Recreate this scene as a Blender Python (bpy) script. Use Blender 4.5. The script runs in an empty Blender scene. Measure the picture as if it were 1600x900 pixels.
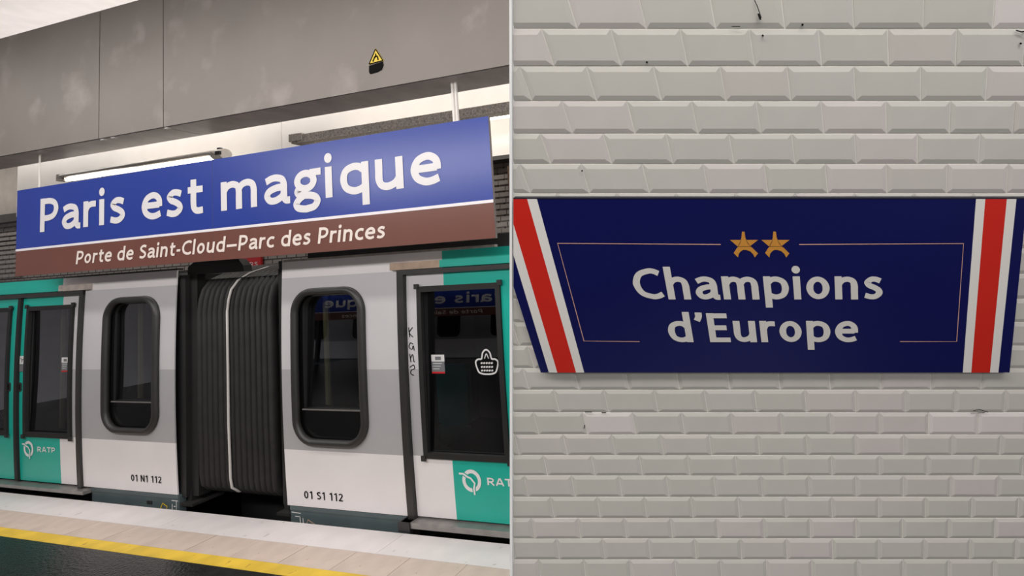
import bpy, bmesh, math, random
from mathutils import Vector, Matrix
from mathutils.geometry import tessellate_polygon
random.seed(7)
SC = bpy.context.scene
COL = SC.collection

# ------------------------------------------------------------------ camera, world, lights, exposure
CAM = Vector((0.0, -3.29671, 2.16489))
E1 = Vector((0.97035872, 0.23424212, -0.05945235))     # to the right of the view
E2 = Vector((0.07484499, -0.05737266, 0.99554337))     # up
E3 = Vector((-0.22978725, 0.9704839, 0.07320391))      # forward
cd = bpy.data.cameras.new('camera'); cam = bpy.data.objects.new('camera', cd); COL.objects.link(cam)
cam.matrix_world = Matrix(((E1.x, E2.x, -E3.x, CAM.x), (E1.y, E2.y, -E3.y, CAM.y), (E1.z, E2.z, -E3.z, CAM.z), (0, 0, 0, 1)))
cd.sensor_width = 36; cd.lens = 15.75; cd.shift_x = -300/1600; cd.shift_y = -100/1600; cd.clip_start = .03
SC.camera = cam

w = bpy.data.worlds.new('world'); SC.world = w; w.use_nodes = True
w.node_tree.nodes['Background'].inputs[0].default_value = (.93, .95, 1, 1)
w.node_tree.nodes['Background'].inputs[1].default_value = .42

def area(name, loc, target, sx, sy, power, color=(1, .97, .93)):
    l = bpy.data.lights.new(name, 'AREA'); l.shape = 'RECTANGLE'; l.size = sx; l.size_y = sy; l.energy = power; l.color = color
    o = bpy.data.objects.new(name, l); COL.objects.link(o); o.location = loc
    d = (Vector(target)-Vector(loc)).normalized()
    y = Vector((1, 0, 0)).cross(d).normalized(); x = y.cross(-d)
    o.matrix_world = Matrix(((x.x, y.x, -d.x, loc[0]), (x.y, y.y, -d.y, loc[1]), (x.z, y.z, -d.z, loc[2]), (0, 0, 0, 1)))
    return o
area('platform_strip_light', (-4, -4.7, 4.35), (-4, -2.6, 1.0), 13, .5, 330)
area('edge_strip_light', (-4.5, -1.9, 4.9), (-4.5, -1.2, 0), 13, .3, 150)
area('far_strip_light', (-9, -6.9, 4.6), (-9, -8.4, 2.2), 16, .3, 55)
area('pier_fill', CAM+E1*.2-E3*2.0+E2*1.1, CAM+E1*.1+E3*1.25-E2*.1, 2.4, .5, 35)  # added fill behind the camera to brighten the tiles, not a station fitting
area('back_wall_fill', (-10, 1.5, 4.9), (-10, 2.6, 3.6), 26, .15, 130)  # added fill that brightens the brick and plaster behind the train
area('ceiling_fill', (-6, .2, 4.75), (-6, .3, 6), 12, .3, 60)  # added upward fill, hidden behind the beam, to whiten the ceiling
area('board_fill', (-5, .12, 4.5), (-5, .75, 3.75), 15, .12, 75)  # added hidden fill that lifts the white boards above the sign
SC.view_settings.view_transform = 'Standard'; SC.view_settings.look = 'None'
SC.view_settings.exposure = 0.0; SC.view_settings.gamma = 1; SC.view_settings.use_curve_mapping = False

# ------------------------------------------------------------------ materials
def lin(c): 
    f = lambda v: v/12.92 if v <= .04045 else ((v+.055)/1.055)**2.4
    return tuple(f(v/255) for v in c)+(1,)
MATS = {}
def mat(name, rgb, rough=.5, metal=0, var=.06, scale=6, emit=0, bump=0, bscale=60, spec=.5, spots=None):
    m = bpy.data.materials.new(name); m.use_nodes = True; nt = m.node_tree; b = nt.nodes['Principled BSDF']
    b.inputs['Roughness'].default_value = rough; b.inputs['Metallic'].default_value = metal
    b.inputs['Specular IOR Level'].default_value = spec
    tc = nt.nodes.new('ShaderNodeTexCoord')
    c = lin(rgb)
    if var > 0:
        n = nt.nodes.new('ShaderNodeTexNoise'); n.inputs['Scale'].default_value = scale; n.inputs['Detail'].default_value = 6
        nt.links.new(tc.outputs['Object'], n.inputs['Vector'])
        r = nt.nodes.new('ShaderNodeValToRGB')
        r.color_ramp.elements[0].position = .3; r.color_ramp.elements[1].position = .7
        r.color_ramp.elements[0].color = tuple(v*(1-var) for v in c[:3])+(1,)
        r.color_ramp.elements[1].color = tuple(min(1, v*(1+var)) for v in c[:3])+(1,)
        nt.links.new(n.outputs['Fac'], r.inputs['Fac']); out = r.outputs['Color']
        if spots:
            n2 = nt.nodes.new('ShaderNodeTexNoise'); n2.inputs['Scale'].default_value = spots[1]; n2.inputs['Detail'].default_value = 4
            nt.links.new(tc.outputs['Object'], n2.inputs['Vector'])
            r2 = nt.nodes.new('ShaderNodeValToRGB'); r2.color_ramp.elements[0].position = spots[2]; r2.color_ramp.elements[1].position = spots[2]+spots[3]
            nt.links.new(n2.outputs['Fac'], r2.inputs['Fac'])
            mx = nt.nodes.new('ShaderNodeMixRGB'); mx.inputs[2].default_value = lin(spots[0])
            nt.links.new(r2.outputs['Color'], mx.inputs[0]); nt.links.new(out, mx.inputs[1]); out = mx.outputs[0]
        nt.links.new(out, b.inputs['Base Color'])
    else:
        b.inputs['Base Color'].default_value = c
    if bump:
        n3 = nt.nodes.new('ShaderNodeTexNoise'); n3.inputs['Scale'].default_value = bscale; n3.inputs['Detail'].default_value = 5
        nt.links.new(tc.outputs['Object'], n3.inputs['Vector'])
        bp = nt.nodes.new('ShaderNodeBump'); bp.inputs['Strength'].default_value = bump; bp.inputs['Distance'].default_value = .01
        nt.links.new(n3.outputs['Fac'], bp.inputs['Height']); nt.links.new(bp.outputs['Normal'], b.inputs['Normal'])
    if emit:
        b.inputs['Emission Color'].default_value = c; b.inputs['Emission Strength'].default_value = emit
    MATS[name] = m; return m
def glass(name, tint, fac, rough=.008):
    m = bpy.data.materials.new(name); m.use_nodes = True; nt = m.node_tree; nt.nodes.remove(nt.nodes['Principled BSDF'])
    t = nt.nodes.new('ShaderNodeBsdfTransparent'); t.inputs[0].default_value = tint
    g = nt.nodes.new('ShaderNodeBsdfGlossy'); g.inputs['Roughness'].default_value = rough; g.inputs[0].default_value = (.95, .97, 1, 1)
    fr = nt.nodes.new('ShaderNodeFresnel'); fr.inputs[0].default_value = 1.5
    ad = nt.nodes.new('ShaderNodeMath'); ad.operation = 'ADD'; ad.inputs[1].default_value = fac; ad.use_clamp = True
    mx = nt.nodes.new('ShaderNodeMixShader')
    nt.links.new(fr.outputs[0], ad.inputs[0]); nt.links.new(ad.outputs[0], mx.inputs[0])
    nt.links.new(t.outputs[0], mx.inputs[1]); nt.links.new(g.outputs[0], mx.inputs[2])
    nt.links.new(mx.outputs[0], nt.nodes['Material Output'].inputs[0]); MATS[name] = m; return m
mat('train_white', (228, 223, 225), .35, var=.03, scale=2)
mat('train_grey', (170, 168, 171), .35, var=.03, scale=2)
mat('train_pale', (198, 195, 198), .35, var=.03, scale=2)
mat('teal', (22, 168, 152), .35, var=.04, scale=3)
mat('black_rubber', (26, 25, 26), .6, var=.15)
mat('bellows', (34, 31, 32), .62, var=.25, scale=9)
mat('black_gloss', (10, 10, 11), .18, var=0)
mat('charcoal', (38, 37, 38), .5, var=.1)
mat('frame_grey', (46, 44, 44), .45, var=.1)
mat('skirt', (78, 90, 93), .5, var=.12, scale=4)
mat('dirty_rail', (176, 164, 158), .5, var=.2, scale=14)
mat('wood_rail', (170, 146, 128), .55, var=.15, scale=12)
mat('aluminium', (150, 146, 144), .4, metal=.6, var=.15, scale=10)
mat('roof_dark', (52, 50, 50), .7, var=.2)
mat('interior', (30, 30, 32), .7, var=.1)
mat('interior_light', (120, 120, 122), .7, var=.1)
mat('pole_yellow', (205, 200, 150), .4, var=.05)
mat('white_cord', (205, 200, 198), .5, var=.05)
mat('black_ink', (8, 8, 8), .8, var=0, spec=.1)
mat('white_ink', (226, 222, 224), .4, var=0)
mat('cream_ink', (236, 222, 214), .4, var=0)
mat('sign_blue', (36, 60, 150), .28, var=.03, scale=1)
mat('sign_brown', (112, 69, 60), .3, var=.04, scale=2)
mat('sign_side', (128, 120, 118), .5, var=.05)
mat('sign_line', (238, 232, 236), .35, var=0)
mat('concrete', (122, 114, 109), .55, var=.07, scale=1.6, spots=((150, 141, 137), 2.5, .58, .2), bump=.08, bscale=25)
mat('beam_under', (196, 184, 182), .32, metal=.1, var=.16, scale=5)
mat('joint_dark', (58, 50, 50), .8, var=0)
mat('plaster', (232, 226, 226), .8, var=.05, scale=4, bump=.15, bscale=8)
mat('white_board', (226, 220, 214), .5, var=.03, scale=3)
mat('wall_beige', (172, 162, 152), .8, var=.1, scale=4)
mat('wall_dark', (66, 62, 60), .8, var=.15)
mat('brick_grey', (150, 142, 137), .7, var=.1, scale=10)
mat('brick_gap', (62, 58, 56), .9, var=.1)
def brickwall(name):
    m = mat(name, (62, 58, 56), .9, var=.1); nt = m.node_tree; b = nt.nodes['Principled BSDF']
    tc = nt.nodes.new('ShaderNodeTexCoord'); sp = nt.nodes.new('ShaderNodeSeparateXYZ'); cb = nt.nodes.new('ShaderNodeCombineXYZ')
    nt.links.new(tc.outputs['Object'], sp.inputs[0]); nt.links.new(sp.outputs['X'], cb.inputs['X']); nt.links.new(sp.outputs['Z'], cb.inputs['Y'])
    k = nt.nodes.new('ShaderNodeTexBrick'); k.inputs['Scale'].default_value = 1; k.inputs['Brick Width'].default_value = .22; k.inputs['Row Height'].default_value = .092
    k.inputs['Mortar Size'].default_value = .012; k.inputs['Color1'].default_value = lin((150, 142, 137)); k.inputs['Color2'].default_value = lin((136, 129, 124)); k.inputs['Mortar'].default_value = lin((62, 58, 56))
    nt.links.new(cb.outputs[0], k.inputs['Vector']); nt.links.new(k.outputs['Color'], b.inputs['Base Color'])
brickwall('brick_wall')
mat('rust', (96, 72, 56), .7, var=.3, scale=14)
mat('lamp_dust', (190, 180, 172), .7, var=.5, scale=70, bump=.5, bscale=90)
mat('lamp_clear', (214, 206, 198), .3, var=.1, scale=20)
mat('tube_light', (255, 246, 232), .4, var=0, emit=9)
mat('rod_white', (228, 222, 218), .4, var=.03)
mat('floor_black', (38, 38, 38), .2, var=.35, scale=12, bump=.35, bscale=45, spec=.6)
mat('line_yellow', (220, 184, 62), .55, var=.14, scale=6, spots=((190, 150, 60), 14, .66, .05))
mat('tile_beige', (196, 179, 168), .55, var=.1, scale=5, spots=((110, 98, 92), 22, .69, .03))
mat('edge_white', (216, 209, 209), .5, var=.05, scale=5, spots=((168, 162, 160), 9, .66, .06))
mat('yellow', (218, 186, 38), .5, var=0)
mat('red_sign', (186, 34, 40), .45, var=.04)
mat('sticker_white', (214, 212, 212), .5, var=0)
mat('sticker_grey', (112, 112, 116), .5, var=0)
mat('seat_teal', (60, 150, 144), .6, var=.1)
mat('track', (60, 54, 50), .9, var=.3)
mat('steel', (120, 112, 106), .35, metal=.8, var=.1)
# tile wall
TC = [(199, 196, 190), (204, 197, 194), (198, 196, 189), (200, 195, 190)]
for i, c in enumerate(TC): mat('wall_tile_%d' % i, c, .22, var=.03, scale=9, spec=.5)
mat('wall_tile_new', (216, 209, 207), .25, var=.02, scale=9)
mat('mortar', (222, 219, 212), .8, var=.05)
mat('divider_white', (252, 252, 252), .4, var=0)
mat('navy', (13, 17, 78), .3, var=.04, scale=2)
mat('sign_red', (198, 38, 28), .35, var=.02)
mat('sign_white', (222, 218, 214), .35, var=0)
mat('sign_letter', (206, 202, 198), .35, var=0)
mat('rose_gold', (196, 152, 140), .4, var=0)
mat('gold', (196, 136, 58), .4, var=0)
mat('sign_edge', (34, 34, 46), .5, var=0)
glass('glass_window', (.42, .43, .44, 1), .085)
glass('glass_door', (.30, .31, .32, 1), .075)

# ------------------------------------------------------------------ frames
K = -0.04344                       # the car verticals lean slightly along the track
def N(z): return -.028*(1-((z-1.2)/1.2)**2) if 0 < z < 2.4 else 0.0
def f_train(p): return Vector((p[0]+K*p[2], p[1]+N(p[2]), p[2]))
def f_station(p): return Vector((p[0]+K*p[2], p[1], p[2]))
def f_world(p): return Vector(p)
def f_opp(p): return Vector((p[0]-K*p[2], p[1], p[2]))

def empty(name, loc, label=None, cat=None, group=None):
    o = bpy.data.objects.new(name, None); COL.objects.link(o); o.location = loc; o.empty_display_size = .1
    tag(o, label, cat, group); return o
def tag(o, label=None, cat=None, group=None, kind=None):
    for k, v in (('label', label), ('category', cat), ('group', group), ('kind', kind)):
        if v: o[k] = v
    return o
def origin(o):
    p = Vector((0, 0, 0))
    while o: p = p+o.location; o = o.parent
    return p

class B:
    def __init__(s): s.v = []; s.f = []; s.m = []; s.mats = []
    def mi(s, m):
        if m not in s.mats: s.mats.append(m)
        return s.mats.index(m)
    def add(s, vs, fs, m):
        o = len(s.v); s.v += [tuple(v) for v in vs]; k = s.mi(m)
        for f in fs: s.f.append([o+i for i in f]); s.m.append(k)
        return s
    def box(s, x0, x1, y0, y1, z0, z1, m):
        vs = [(x, y, z) for x in (x0, x1) for y in (y0, y1) for z in (z0, z1)]
        return s.add(vs, [(0, 1, 3, 2), (4, 6, 7, 5), (0, 4, 5, 1), (2, 3, 7, 6), (0, 2, 6, 4), (1, 5, 7, 3)], m)
    def prism(s, outline, n0, n1, m, holes=(), side=None):
        """outline in (u, w); n0 is the front"""
        loops = [list(outline)]+[list(h) for h in holes]
        flat = [p for l in loops for p in l]; L = len(flat)
        if holes:
            bm = bmesh.new(); bv = [bm.verts.new((p[0], p[1], 0)) for p in flat]; o = 0; es = []
            for l in loops:
                k = len(l); es += [bm.edges.new((bv[o+i], bv[o+(i+1) % k])) for i in range(k)]; o += k
            bm.verts.index_update(); bmesh.ops.triangle_fill(bm, use_beauty=True, edges=es, normal=(0, 0, 1))
            tris = [tuple(v.index for v in f.verts) for f in bm.faces]; bm.free()
        else:
            tris = tessellate_polygon([[Vector((p[0], p[1], 0)) for p in l] for l in loops])
        vs = [(p[0], n0, p[1]) for p in flat]+[(p[0], n1, p[1]) for p in flat]
        s.add(vs, [t for t in tris]+[tuple(L+i for i in reversed(t)) for t in tris], m)
        fs = []; o = 0
        for l in loops:
            k = len(l)
            for i in range(k): j = (i+1) % k; fs.append((o+i, o+j, L+o+j, L+o+i))
            o += k
        return s.add(vs, fs, side or m)
    def tube(s, path, r, m, seg=8, closed=False, ry=None):
        pts = [Vector(p) for p in path]; n = len(pts); rings = []
        for i, p in enumerate(pts):
            a = pts[i-1] if (i or closed) else p; b = pts[(i+1) % n] if (i < n-1 or closed) else p
            t = (b-a).normalized(); up = Vector((0, 1, 0)) if abs(t.y) < .9 else Vector((1, 0, 0))
            x = t.cross(up).normalized(); y = x.cross(t)
            rings.append([p+x*math.cos(2*math.pi*k/seg)*r+y*math.sin(2*math.pi*k/seg)*(ry or r) for k in range(seg)])
        vs = [v for g in rings for v in g]; fs = []
        for i in range(n if closed else n-1):
            j = (i+1) % n
            for k in range(seg): fs.append((i*seg+k, i*seg+(k+1) % seg, j*seg+(k+1) % seg, j*seg+k))
        if not closed: fs += [tuple(range(seg)), tuple((n-1)*seg+k for k in reversed(range(seg)))]
        return s.add(vs, fs, m)
    def build(s, name, parent=None, frame=f_station, cuts=None, smooth=False, label=None, kind=None, recolor=None, flip=True):
        bm = bmesh.new(); vs = [bm.verts.new(v) for v in s.v]
        for f, k in zip(s.f, s.m):
            try: bf = bm.faces.new([vs[i] for i in f]); bf.material_index = k
            except ValueError: pass
        bmesh.ops.remove_doubles(bm, verts=bm.verts[:], dist=1e-5)
        if cuts:
            lo = min(v.co.z for v in bm.verts); hi = max(v.co.z for v in bm.verts)
            for c in cuts:
                if lo < c < hi:
                    bmesh.ops.bisect_plane(bm, geom=bm.verts[:]+bm.edges[:]+bm.faces[:], plane_co=(0, 0, c), plane_no=(0, 0, 1))
        if recolor:
            for cu in recolor.get('u', []):
                bmesh.ops.bisect_plane(bm, geom=bm.verts[:]+bm.edges[:]+bm.faces[:], plane_co=(cu, 0, 0), plane_no=(1, 0, 0))
            for f in bm.faces:
                f.material_index = s.mi(recolor['f'](f.calc_center_median()))
        if flip: bmesh.ops.recalc_face_normals(bm, faces=bm.faces[:])
        o0 = origin(parent)
        for v in bm.verts: v.co = frame(v.co)-o0
        me = bpy.data.meshes.new(name); bm.to_mesh(me); bm.free()
        for m in s.mats: me.materials.append(MATS[m])
        if smooth:
            for p in me.polygons: p.use_smooth = True
        o = bpy.data.objects.new(name, me); COL.objects.link(o); o.parent = parent
        tag(o, label, None, None, kind); return o
CUTS = [.1+.2*i for i in range(12)]

def rrect(u0, u1, w0, w1, r, seg=6):
    pts = []
    for cx, cy, a in ((u1-r, w1-r, 0), (u0+r, w1-r, 90), (u0+r, w0+r, 180), (u1-r, w0+r, 270)):
        for i in range(seg+1):
            t = math.radians(a+90*i/seg); pts.append((cx+r*math.cos(t), cy+r*math.sin(t)))
    return pts

# ------------------------------------------------------------------ lettering (flat print drawn as strokes)
def cr(pts, closed=False, n=7):
    P = [Vector((p[0], p[1])) for p in pts]; out = []; L = len(P)
    for i in range(L if closed else L-1):
        p1 = P[i]; p2 = P[(i+1) % L]
        p0 = P[i-1] if (i or closed) else p1*2-p2
        p3 = P[(i+2) % L] if (i+2 < L or closed) else p2*2-p1
        for k in range(n):
            t = k/n
            out.append(.5*((2*p1)+(p2-p0)*t+(2*p0-5*p1+4*p2-p3)*t*t+(3*p1-p0-3*p2+p3)*t**3))
    if not closed: out.append(P[-1])
    return out, closed
def L_(*p): return [Vector(q) for q in p], False
def S_(*p): return cr(p)
def O_(*p): return cr(p, True)
def ell(cx, cy, rx, ry, n=36):
    return [Vector((cx+rx*math.cos(2*math.pi*i/n), cy+ry*math.sin(2*math.pi*i/n))) for i in range(n)], True
BOWL = [(.10, .52), (.21, .635), (.34, .65), (.47, .565), (.515, .37), (.465, .175), (.34, .09), (.21, .10), (.10, .18)]
MB_ = [(.62-x, y) for x, y in BOWL]
ARCH = [(.10, .48), (.19, .61), (.32, .65), (.435, .59), (.47, .45), (.47, .3), (.47, .15), (.47, 0)]
GL = {
 'C': (.72, [S_((.66, .83), (.55, .895), (.42, .905), (.2, .79), (.105, .5), (.2, .21), (.42, .095), (.56, .105), (.68, .175))]),
 'P': (.63, [L_((.10, 0), (.10, 1)), S_((.10, .905), (.32, .905), (.47, .83), (.52, .665), (.46, .49), (.32, .41), (.10, .405))]),
 'S': (.58, [S_((.50, .84), (.38, .9), (.24, .89), (.125, .76), (.18, .60), (.34, .49), (.465, .36), (.44, .18), (.29, .095), (.08, .145))]),
 'E': (.57, [L_((.10, 0), (.10, 1)), L_((.10, .912), (.51, .912)), L_((.10, .505), (.47, .505)), L_((.10, .088), (.53, .088))]),
 'R': (.66, [L_((.10, 0), (.10, 1)), S_((.10, .905), (.32, .905), (.47, .84), (.52, .69), (.46, .53), (.32, .455), (.10, .45)), L_((.30, .45), (.58, 0))]),
 'A': (.70, [L_((.07, 0), (.33, 1)), L_((.63, 0), (.37, 1)), L_((.16, .29), (.54, .29))]),
 'T': (.62, [L_((.02, .91), (.60, .91)), L_((.31, 0), (.31, .95))]),
 'N': (.70, [L_((.10, 0), (.10, 1)), L_((.12, .95), (.56, .05)), L_((.58, 0), (.58, 1))]),
 'I': (.24, [L_((.10, 0), (.10, 1))]),
 '0': (.62, [ell(.29, .5, .19, .41)]),
 '1': (.52, [L_((.32, 0), (.32, 1)), L_((.34, .95), (.10, .80))]),
 '2': (.60, [S_((.09, .80), (.19, .885), (.31, .905), (.44, .82), (.45, .66), (.34, .44), (.12, .13)), L_((.06, .09), (.53, .09))]),
 'a': (.60, [S_((.08, .58), (.19, .64), (.30, .652), (.42, .60), (.46, .47), (.46, .3), (.465, .16), (.50, .075), (.585, .07)), S_((.46, .41), (.30, .40), (.15, .33), (.105, .21), (.165, .10), (.28, .09), (.40, .16), (.46, .25))]),
 'c': (.51, [S_((.48, .60), (.38, .648), (.28, .645), (.15, .55), (.105, .37), (.15, .19), (.28, .095), (.39, .095), (.49, .14))]),
 'd': (.64, [L_((.52, 0), (.52, 1.04)), S_(*MB_)]),
 'e': (.60, [L_((.12, .385), (.50, .385)), S_((.505, .33), (.495, .52), (.42, .625), (.31, .652), (.17, .57), (.105, .38), (.15, .19), (.28, .092), (.41, .092), (.53, .145))]),
 'g': (.60, [ell(.27, .475, .165, .185), L_((.36, .66), (.585, .665)), S_((.17, .33), (.11, .255), (.12, .175), (.2, .135), (.36, .115), (.47, .06), (.50, -.05), (.43, -.165), (.27, -.205)), S_((.33, -.195), (.27, -.205), (.12, -.165), (.08, -.06), (.14, .05), (.24, .13))]),
 'h': (.61, [L_((.10, 0), (.10, 1.04)), S_(*ARCH)]),
 'i': (.25, [L_((.10, 0), (.10, .74)), 'dot']),
 'l': (.25, [L_((.10, 0), (.10, 1.04))]),
 'm': (.92, [L_((.10, 0), (.10, .74)), S_(*[(x*.92+.008, y) for x, y in ARCH]), S_(*[(x*.92+.34, y) for x, y in ARCH])]),
 'n': (.61, [L_((.10, 0), (.10, .74)), S_(*ARCH)]),
 'o': (.62, [ell(.29, .37, .19, .28)]),
 'p': (.64, [L_((.10, -.27), (.10, .74)), S_(*BOWL)]),
 'q': (.64, [L_((.52, -.27), (.52, .74)), S_(*MB_)]),
 'r': (.42, [L_((.10, 0), (.10, .74)), S_((.10, .45), (.16, .58), (.25, .64), (.39, .64))]),
 's': (.50, [S_((.42, .595), (.32, .645), (.21, .645), (.125, .55), (.17, .45), (.28, .385), (.375, .30), (.385, .19), (.30, .10), (.19, .088), (.06, .135))]),
 't': (.45, [S_((.19, .93), (.19, .6), (.19, .28), (.215, .15), (.29, .095), (.42, .105)), L_((.05, .655), (.42, .655))]),
 'u': (.60, [S_((.10, .74), (.10, .5), (.10, .26), (.15, .13), (.26, .09), (.39, .15), (.475, .28)), L_((.475, .74), (.475, 0))]),
 "'": (.26, [S_((.14, 1.02), (.135, .88), (.08, .74))]),
 '-': (.34, [L_((.04, .36), (.30, .36))]),
 '_': (.74, [L_((.03, .37), (.69, .37))]),
 ' ': (.30, []),
}
def ribbon(pts, closed, t, contrast=.2):
    """quads (list of 4 points) along a stroke"""
    n = len(pts); Lf = []; Rt = []
    for i in range(n):
        a = pts[i-1] if (i or closed) else pts[i]; b = pts[(i+1) % n] if (i < n-1 or closed) else pts[i]
        d = (b-a).normalized(); h = t/2*(1-contrast*abs(d.x)); nn = Vector((-d.y, d.x))*h
        Lf.append(pts[i]+nn); Rt.append(pts[i]-nn)
    return [(Lf[i], Rt[i], Rt[(i+1) % n], Lf[(i+1) % n]) for i in range(n if closed else n-1)]
def text_letters(s, x0, x1, base, cap, t=.19, shear=0, track=.06, ar=1):
    """one list of (quad, stroke number) per letter, fitted between x0 and x1 on the baseline"""
    nat = sum(GL[ch][0] for ch in s)-.08; ax = ((x1-x0)*ar/cap-track*(len(s)-1))/nat
    out = []; x = 0
    for ch in s:
        adv, st = GL[ch]; q = []
        for n_, k in enumerate(st):
            if k == 'dot':
                q.append(([Vector((x+.10*ax+.12*math.cos(i*math.pi/8), .95+.12*math.sin(i*math.pi/8))) for i in range(16)], n_)); continue
            for r in ribbon([Vector((v.x*ax, v.y)) for v in k[0]], k[1], t): q.append(([v+Vector((x, 0)) for v in r], n_))
        if q: out.append(q)
        x += adv*ax+track
    xs = [v.x for q in out for f, _ in q for v in f]; lo, hi = min(xs), max(xs); sx = (x1-x0)/(hi-lo)
    return [[([(x0+(v.x-lo)*sx+shear*v.y*cap, base+v.y*cap) for v in f], n_) for f, n_ in q] for q in out]
def write(s, x0, x1, base, cap, t, m, parent, n, frame, shear=0, lift=.00025, cuts=None, M=None, ar=1):
    for q in text_letters(s, x0, x1, base, cap, t, shear, ar=ar):
        b = B()
        for f, k in q:
            pts = [M(*p) for p in f] if M else f
            b.add([(p[0], n-k*lift, p[1]) for p in pts], [tuple(range(len(f)))], m)
        b.build('letter', parent, frame, cuts)
def print_on(quads, name, m, parent, n, frame, lift=None, cuts=None, label=None):
    b = B()
    for f in quads: b.add([(p[0], n if lift is None else lift(p), p[1]) for p in f], [tuple(range(len(f)))], m)
    return b.build(name, parent, frame, cuts, label=label)

# ------------------------------------------------------------------ the setting, train side
fl = B().box(-16, 4, -9.2, -.657, -.25, 0, 'floor_black').build('floor', None, f_world); tag(fl, kind='structure', label='glossy black platform floor')
B().box(-16, 4, -.655, -.557, -.25, .001, 'line_yellow').build('safety_line', fl, f_world, label='yellow safety line along the platform')
x = -16.04
first = None
while x < 3.5:
    if first is None: first = B().box(0, .511, -.5555, -.3425, -.25, .0005, 'tile_beige').build('paving_tile', fl, f_world); o = first
    else: o = first.copy(); COL.objects.link(o)
    o.location = (x, 0, random.uniform(-.0006, .0006)); x += .515
x = -16
first = None
while x < 3.5:
    if first is None: first = B().box(0, 2.497, -.341, -.084, -.25, .001, 'edge_white').build('edge_slab', fl, f_world); o = first
    else: o = first.copy(); COL.objects.link(o)
    o.location = (x, 0, 0); x += 2.5
tb = B().box(-16, 4, -.084, 2.7, -1.3, -1.1, 'track').build('trackbed', None, f_world); tag(tb, kind='structure')
tw = B().box(-16, 4, -.3, -.1, -1.1, -.25, 'wall_dark').build('platform_wall', None, f_world); tag(tw, kind='structure')
for y in (.5, 1.94): 
    B().box(-16, 4, y, y+.07, -1.1, -.95, 'steel').build('rail', tb, f_world)
# back wall
wb = B().box(-24, 5, 2.62, 2.9, -1.2, 6.2, 'brick_wall').build('wall_back', None, f_world); tag(wb, kind='structure', label='grey brick tunnel wall behind the train')
B().box(-24, 5, 2.55, 2.62, 3.95, 6.2, 'wall_beige').build('plaster_band', wb, f_world)
B().box(-24, 5, 2.45, 2.62, 3.78, 3.95, 'wall_dark').build('ledge', wb, f_world)
bk = None
for (ua, ub) in ((-18.6, -16.2), (-5.2, -3.9)):
    r = 0; z = 2.62
    while z < 3.74:
        u = ua+(.11 if r % 2 else 0)
        while u < ub:
            if bk is None: bk = B().box(0, .208, 2.59, 2.63, 0, .064, 'brick_grey').build('brick', wb, f_world); o = bk
            else: o = bk.copy(); COL.objects.link(o)
            o.location = (u+K*z, random.uniform(-.004, .004), z); u += .22
        z += .092 if ua > -6 else .1; r += 1
B().box(-4.20, -3.9, 2.50, 2.60, 2.75, 3.70, 'rust').build('rusty_plate', wb, f_station)
# ceiling
ce = B().box(-24, 5, -13.2, 2.9, 5.75, 5.95, 'plaster').build('ceiling', None, f_world); tag(ce, kind='structure', label='white plaster ceiling')
# overhead beam with its facing panels
bm_ = empty('trim_1', (-5, -.25, 3.71)); tag(bm_, 'grey overhead beam faced with flat panels', kind='structure')
B().box(-15, 3, -.385, -.105, 3.725, 5.05, 'joint_dark').build('beam_core', bm_, f_station)
for a, b_ in ((-15, -6.722), (-6.710, -5.783), (-5.771, 3)):
    bb = B().prism([(a, 3.712), (b_, 3.712), (b_, 5.06), (a, 5.06)], -.40, -.385, 'concrete')
    bb.build('panel', bm_, f_station)
for a, b_ in ((-15, -5.79), (-5.78, 3)):
    B().box(a, b_, -.385, -.10, 3.710, 3.725, 'beam_under').build('soffit_panel', bm_, f_station, label='dark reflective underside of the beam')
for u in (-6.73, -6.57, -5.8):
    B().box(u, u+.05, -.383, -.36, 3.70, 3.711, 'white_ink').build('fixing_clip', bm_, f_station)
# white boards behind the sign
wu = empty('wall_upper', (-6, .7, 3.33)); tag(wu, 'white board panelling between the beam and the station sign', kind='structure')
for a, b_ in ((-11.11, -10.60), (-10.585, -5.95), (-5.943, -.2), (-.19, 4)):
    B().box(a, b_, .70, .74, 3.345, 5.2, 'white_board').build('panel', wu, f_station)
B().box(-11.1, 4, .69, .8, 3.30, 3.343, 'wall_dark').build('bottom_rail', wu, f_station)

# ------------------------------------------------------------------ station sign over the train
def build_sign(loc, frame, n, ctl, s0, s1, zb0, zb1, zt0, zt1, label, shear_note=None, rods=True):
    t = empty('station_sign', loc, label, 'sign')
    def M(s, q):   # s along 0..1, q up 0..1
        u = s0+(s1-s0)*s; lo = zb0+(zb1-zb0)*s; hi = zt0+(zt1-zt0)*s
        return (u, lo+(hi-lo)*q)
    th = .022; q1 = .287; q2 = .312; se = .4945
    for (a, c, qa, qb, m, nm, lb) in ((0, se, 0, q1, 'sign_brown', 'brown_panel', None), (se+.0006, 1, 0, q1, 'sign_brown', 'brown_panel', None),
                                  (0, se, q1, 1, 'sign_blue', 'blue_panel', None), (se+.0006, 1, q1, 1, 'sign_blue', 'blue_panel', None)):
        B().prism([M(a, qa), M(c, qa), M(c, qb), M(a, qb)], n, n+th, m, side='sign_side').build(nm, t, frame)
    B().prism([M(0, q1), M(1, q1), M(1, q2), M(0, q2)], n-.002, n, 'sign_line').build('dividing_line', t, frame)
    B().prism([M(.01, .03), M(.99, .03), M(.99, .97), M(.01, .97)], n+th, n+th+.05, 'charcoal').build('backing', t, frame)
    for (s, m, x0, x1, b0, b1, cap, tt, sh) in ctl:
        write(s, x0, x1, 0, cap, tt, m, t, n-.003, frame, sh, ar=6.4, M=lambda a, b_: M(a, b0+(b1-b0)*a+b_))
    if rods:
        for u, zt in ((-2.597, 3.71), (-2.565, 3.71), (-7.968, 3.71), (-7.95, 3.71)):
            B().tube([(u, n+.015, zt), (u, n+.015, 3.30)], .004 if u < -5 else .012, 'rod_white').build('hanger_rod', t, frame)
    return t
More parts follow.
